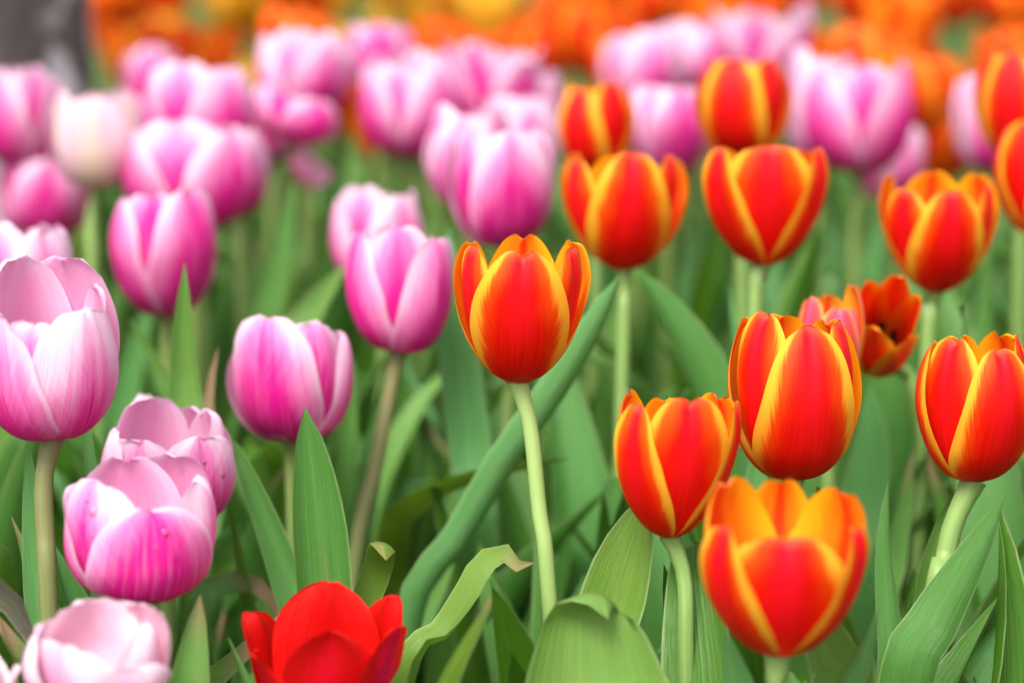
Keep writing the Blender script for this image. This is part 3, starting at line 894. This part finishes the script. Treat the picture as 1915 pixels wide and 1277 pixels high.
featured(pf, 1.33, [(1365, 860), (1330, 720), (1255, 590), (1185, 500)], 52, (.02, .38, 0), fold=-1.0, peak=.6, tipp=2.0, face=(-.3, -1, .3))
featured(T['P7'], 1.34, [(890, 980), (882, 860), (862, 700), (848, 560), (838, 420)], 42, (0, .9, 0), fold=.7, peak=.65, tipp=1.8)
featured(T['O10'], 1.10, [(1690, 1290), (1745, 1160), (1815, 1040), (1880, 925)], 60, (.06, .45, 0), fold=-.9, peak=.6, tipp=1.35, face=(-.25, -1, .15))
featured(T['O10'], 1.13, [(1665, 1290), (1660, 1130), (1652, 1010), (1662, 895)], 31, (.08, .6, 0), fold=-1.1, peak=.6, tipp=1.2)
featured(T['O10'], 1.17, [(1730, 1200), (1745, 1080), (1775, 960), (1808, 892)], 40, (.25, .35, 0), fold=.7, peak=.55, tipp=1.8)
featured(T['O12'], 1.03, [(1588, 1330), (1610, 1250), (1628, 1190), (1642, 1133)], 46, (.10, .65, 0), fold=-1.0, peak=.5, tipp=1.3, face=(-.3, -1, .2))
featured(T['O12'], 1.02, [(1390, 1340), (1375, 1260), (1362, 1205), (1352, 1165)], 52, (.04, .85, 0), fold=.6, peak=.5, tipp=1.6)
featured(T['O12'], 1.04, [(1575, 1300), (1560, 1240), (1530, 1160), (1490, 1080)], 70, (.3, .15, 0), fold=.4, peak=.6, tipp=1.6)
featured(T['O5'], 1.30, [(1400, 800), (1388, 690), (1372, 600), (1362, 528)], 17, (0, 1, 0), fold=.5, peak=.6, tipp=1.3)
featured(T['O5'], 1.29, [(1402, 800), (1398, 690), (1396, 600), (1394, 545)], 13, (0, 1, 0), fold=.5, peak=.7, tipp=1.3)
pg = leaf_plant(30, 1.04, 'purple brown mottled leaf arching in from the left edge')
featured(pg, 1.05, [(-60, 1300), (-40, 1120), (0, 1100), (40, 1150), (72, 1235)], 52, (0, 0, 0), mat='purple', fold=.3, peak=.6, tipp=2.4, face=(.3, -1, .5))
ph_ = leaf_plant(365, 1.06, 'pale cupped leaf with a brown tip left of the scarlet tulip')
featured(ph_, 1.05, [(356, 1330), (360, 1255), (366, 1190), (375, 1108)], 56, (.30, .75, .12), fold=(.9, 1.1, 1.1, .9), peak=.60, tipp=1.5, nv=13, tipq=.75)
featured(T['R1'], 1.10, [(380, 1310), (415, 1262), (455, 1222), (520, 1160), (548, 1120)], 32, (.30, .35, .35), fold=.5, peak=.5, tipp=1.5, face=(-.4, -1, .3))
featured(T['P4'], 1.20, [(560, 1230), (535, 1090), (490, 960), (445, 850), (415, 800)], 34, (.04, .45, 0), fold=.7, peak=.55, tipp=1.6, face=(.3, -1, .2))
pi_ = leaf_plant(470, 1.24, 'drooping leaf with a withered brown bend left of the scarlet tulip')
featured(pi_, 1.24, [(380, 1250), (378, 1140), (410, 1098), (460, 1092), (505, 1118), (520, 1165)], 34, (.15, .7, .35), fold=.7, tw=(0, 0, 20, 40), peak=.6, tipp=2.0)
pj = leaf_plant(690, 1.14, 'curled green leaf tip rising behind the scarlet tulip')
featured(pj, 1.13, [(660, 1230), (682, 1130), (703, 1075), (714, 1035, -.004), (718, 1014, -.010), (722, 1024, -.020), (722, 1048, -.022)], 31, (.50, .20, .05), fold=.8, peak=.82, tipp=3.0, tipq=.6, nu=46)
featured(T['P5'], 1.34, [(640, 1000), (648, 880), (655, 780), (663, 668)], 28, (.08, .35, 0), fold=.9, peak=.6, tipp=1.3)
featured(T['P5'], 1.345, [(640, 1180), (665, 1000), (695, 860), (722, 690)], 32, (0, .65, 0), fold=.7, peak=.55, tipp=1.3, face=(.2, -1, .1))
featured(T['P9'], 1.28, [(395, 900), (388, 780), (395, 710), (408, 648)], 22, (.75, .2, .35), fold=.8, peak=.6, tipp=1.6)
featured(T['P9'], 1.36, [(330, 820), (305, 710), (270, 640), (238, 592)], 24, (.15, .25, 0), fold=.8, peak=.6, tipp=1.4)
featured(T['P6'], 1.50, [(480, 700), (500, 570), (530, 440), (552, 330)], 34, (.08, .35, 0), fold=.8, peak=.6, tipp=1.5)
featured(T['P6'], 1.42, [(520, 720), (560, 610), (610, 540), (650, 490)], 42, (.35, .6, 0), fold=.7, peak=.6, tipp=1.8)
pk_ = leaf_plant(725, 1.44, 'yellow green leaf lying across behind the central stem')
featured(pk_, 1.30, [(735, 1020, .10), (768, 938, .03), (850, 895), (960, 868), (1070, 856)], 38, (.50, 0, .06), fold=.5, peak=.66, tipp=1.6, face=(.1, -.8, .7), base=.12)
featured(T['P1'], 1.12, [(82, 1260), (72, 1130), (62, 980), (52, 822)], 27, (.06, .95, 0), fold=.6, peak=.6, tipp=2.0)
featured(T['P1'], 1.16, [(190, 1050), (178, 930), (168, 850), (160, 740)], 20, (.05, .85, 0), fold=.7, peak=.6, tipp=1.6)
featured(T['P1'], 1.15, [(72, 1180), (58, 1080), (40, 1010), (20, 962)], 20, (.2, .6, .15), fold=.9, peak=.6, tipp=1.4)
featured(T['O13'], 1.30, [(1660, 1180), (1670, 1050), (1690, 940), (1708, 840)], 28, (.12, .35, .1), fold=.8, peak=.6, tipp=1.5)
featured(T['O13'], 1.36, [(1600, 1100), (1610, 950), (1630, 830), (1625, 720)], 46, (0, .8, 0), fold=.4, peak=.6, tipp=1.8)
featured(T['P23'], 1.55, [(1590, 420), (1600, 300), (1620, 150), (1655, 70)], 22, (0, .9, 0), fold=.5, peak=.6, tipp=1.5, keep=False) if False else None

# keep the bare stems and the dark gap beside the central stem in sight
for bx in ((965, 700, 1050, 1160, 1.13), (1260, 1000, 1310, 1277, 1.09), (60, 820, 110, 1150, 1.10), (640, 660, 760, 1000, 1.3), (1735, 900, 1810, 1170, 1.14),
           (1405, 490, 1430, 600, 1.33), (1150, 500, 1190, 640, 1.35), (1430, 1220, 1475, 1277, .96), (155, 345, 185, 540, 1.55)):
    BOXES.append(bx)
BX = np.array(BOXES)


def clear_of(arr, slack=.0, margin=10):
    p = proj(arr.reshape(-1, 3))
    if p[:, 2].min() < .86:
        return p[:, 1].min() > 1290
    for x0, y0, x1, y1, d in BX:
        hit = (p[:, 0] > x0 + margin) & (p[:, 0] < x1 - margin) & (p[:, 1] > y0 + margin) & (p[:, 1] < y1 - margin) & (p[:, 2] < d + slack)
        if hit.any():
            return False
    return True


def plain_leaf(r, base, top, spread=.05):
    az = r.uniform(0, 2 * math.pi)
    o = np.array([math.cos(az), math.sin(az), 0])
    h = top * r.uniform(.70, 1.02)
    sp = r.uniform(.25, 1.0) * spread
    side = np.array([-o[1], o[0], 0]) * r.uniform(-.02, .02)
    pts = [base + np.array([0, 0, .005]), base + o * sp * .35 + np.array([0, 0, h * .38]), base + o * sp * .8 + side + np.array([0, 0, h * .75]), base + o * sp * r.uniform(1.2, 2.0) + side * 2 + np.array([0, 0, h])]
    if r.random() < .18:
        pts.append(pts[-1] + o * .03 + np.array([0, 0, -.012]))
    return leaf_array(pts, r.uniform(.012, .026), face=-o + np.array([0, 0, .3]), fold=r.choice((1, 1, -1)) * r.uniform(.6, 1.5), tw=(0, r.uniform(-25, 25), r.uniform(-40, 40)), peak=r.uniform(.38, .6), tipp=r.uniform(1.3, 2.0),
                      ripple=r.uniform(0, .12), seed=r.randint(0, 9999), nu=22, nv=7)


def leaf_colour(r):
    return (max(0, r.gauss(.10, .12)), min(1, max(.0, r.gauss(.45, .34))), .2 if r.random() < .12 else 0)


for (root, gb, hz, d, n) in LEAFQ:
    r = random.Random(int(abs(gb[0] * 91000) + abs(gb[1] * 7000)))
    done = 0
    for _ in range(60):
        arr = plain_leaf(r, gb, hz * (.95 if _ < 25 else .72))
        if clear_of(arr):
            add_leaf(root, gb, arr, leaf_colour(r))
            done += 1
            if done >= n:
                break

# flowerless plants that fill the bed between the stems
SPOTS = [np.array(o_.location[:2]) for o_ in bpy.data.objects if o_.type == 'EMPTY']
rf = random.Random(5)
count = 0
for _ in range(4000):
    if count >= 165:
        break
    d = rf.uniform(.95, 2.15)
    x = rf.uniform(-.5, .5) * (d * .36 + .14)
    if min(np.hypot(*(s_ - np.array([x, d]))) for s_ in SPOTS) < .028:
        continue
    SPOTS.append(np.array([x, d]))
    gb = np.array([x, d, soil_height(x, d) - .01])
    arrs = []
    for _k in range(40):
        arr = plain_leaf(rf, gb, rf.uniform(.24, .36), .06)
        if clear_of(arr):
            arrs.append(arr)
        if len(arrs) >= 4:
            break
    if len(arrs) < 2:
        continue
    root = empty('tulip_plant', gb, 'flowerless tulip plant of plain green leaves deep between the stems', 'plant', 'flowerless tulip plants between the stems')
    for arr in arrs:
        add_leaf(root, gb, arr, leaf_colour(rf))
    count += 1


# ------------------------------------------------------------------ the beds behind
def make_far(kind, prof, yaw, col, r, lean=0.0):
    """A tulip at the origin, built once and copied."""
    h = .33
    arrs = head_arrays(kind, prof, yaw, r, dict(lean=lean, jit=1.6), hi=False)
    parts = [('stem', grid_mesh('stem', tube(spline([(0, 0, -.01), (.006, .004, .18), (0, 0, h)], 14), .004, .0032, .001, 8), MAT['stem']), (0, .4, 0))]
    sc = np.array([.029, .029, .060])
    for a in arrs:
        parts.append(('petal', grid_mesh('petal', a * sc + np.array([0, 0, h]), MAT[kind]), [min(1, max(0, c_ * r.uniform(.8, 1.2))) for c_ in col]))
    for k in range(3):
        parts.append(('leaf', grid_mesh('leaf', plain_leaf(r, np.zeros(3), .27, .06), MAT['leaf']), leaf_colour(r)))
    return parts


def place_far(parts, loc, rz, sc, label, group):
    root = empty('tulip', loc, label, 'tulip', group)
    root.rotation_euler = (rf.uniform(-.10, .10), rf.uniform(-.10, .10), rz)
    root.scale = (sc[0], sc[0], sc[1])
    for nm, me_, cl in parts:
        link(nm, me_, root, cl)


FAR = [make_far('far', p_, y_, c_, random.Random(100 + i), l_) for i, (p_, y_, c_, l_) in enumerate([
    ('E', 0, (.30, .6, .5), .0), ('G', 40, (.45, .3, .8), .05), ('B', 20, (.5, .2, .9), .12), ('G', 60, (.25, .9, .4), .02), ('T', 10, (.35, .5, .6), .0)])]
YEL = [make_far('yellow', p_, y_, (.5, .3, .5), random.Random(200 + i), .04) for i, (p_, y_) in enumerate([('E', 0), ('G', 40)])]
FPK = [make_far('pink', 'E', y_, (.6, .35, .8), random.Random(300 + i), .03) for i, y_ in enumerate((0, 50))]
FOR = [make_far('orange', 'G', y_, (.4, .8, .3), random.Random(400 + i), .0) for i, y_ in enumerate((0, 60))]

gy = 2.02
while gy < 3.1:
    step = .090 + .02 * (gy - 2)
    half = .18 * gy + .34
    gxx = -half
    while gxx < half:
        x, y = gxx + rf.uniform(-.035, .035), gy + rf.uniform(-.035, .035)
        gxx += step
        if math.hypot(x - tb[0], y - tb[1]) < .16:
            continue
        loc = (x, y, soil_height(x, y) - .005)
        yellow = (y > 2.14) and (-.245 < x < -.175 or -.115 < x < -.075 or rf.random() < .06)
        if .25 < x < .37 and y > 2.2 and rf.random() < .45:
            continue
        set_ = YEL if yellow else FAR
        hs_ = rf.uniform(.86, 1.08) + .06 * (y - 2)
        place_far(rf.choice(set_), loc, rf.uniform(0, 6.28), (rf.uniform(.9, 1.15), hs_),
                  'blurred yellow tulip in the bed along the top' if yellow else 'blurred orange tulip in the bed along the top', 'tulips of the far bed')
    gy += step

# blooms that stand just outside the picture on either side
for i in range(46):
    for _ in range(40):
        y = rf.uniform(1.0, 2.0)
        e = .182 * y + rf.uniform(.06, .30)
        sgn = -1 if i % 2 else 1
        x = sgn * e
        if min(np.hypot(*(s_ - np.array([x, y]))) for s_ in SPOTS) > .06:
            break
    else:
        continue
    SPOTS.append(np.array([x, y]))
    place_far(rf.choice(FPK if sgn < 0 else FOR), (x, y, soil_height(x, y) - .005), rf.uniform(0, 6.28), (rf.uniform(.9, 1.1), rf.uniform(.9, 1.02)),
              'pink tulip of the bed beyond the left edge' if sgn < 0 else 'red tulip of the bed beyond the right edge',
              'pink tulips beyond the edge' if sgn < 0 else 'red tulips beyond the edge')
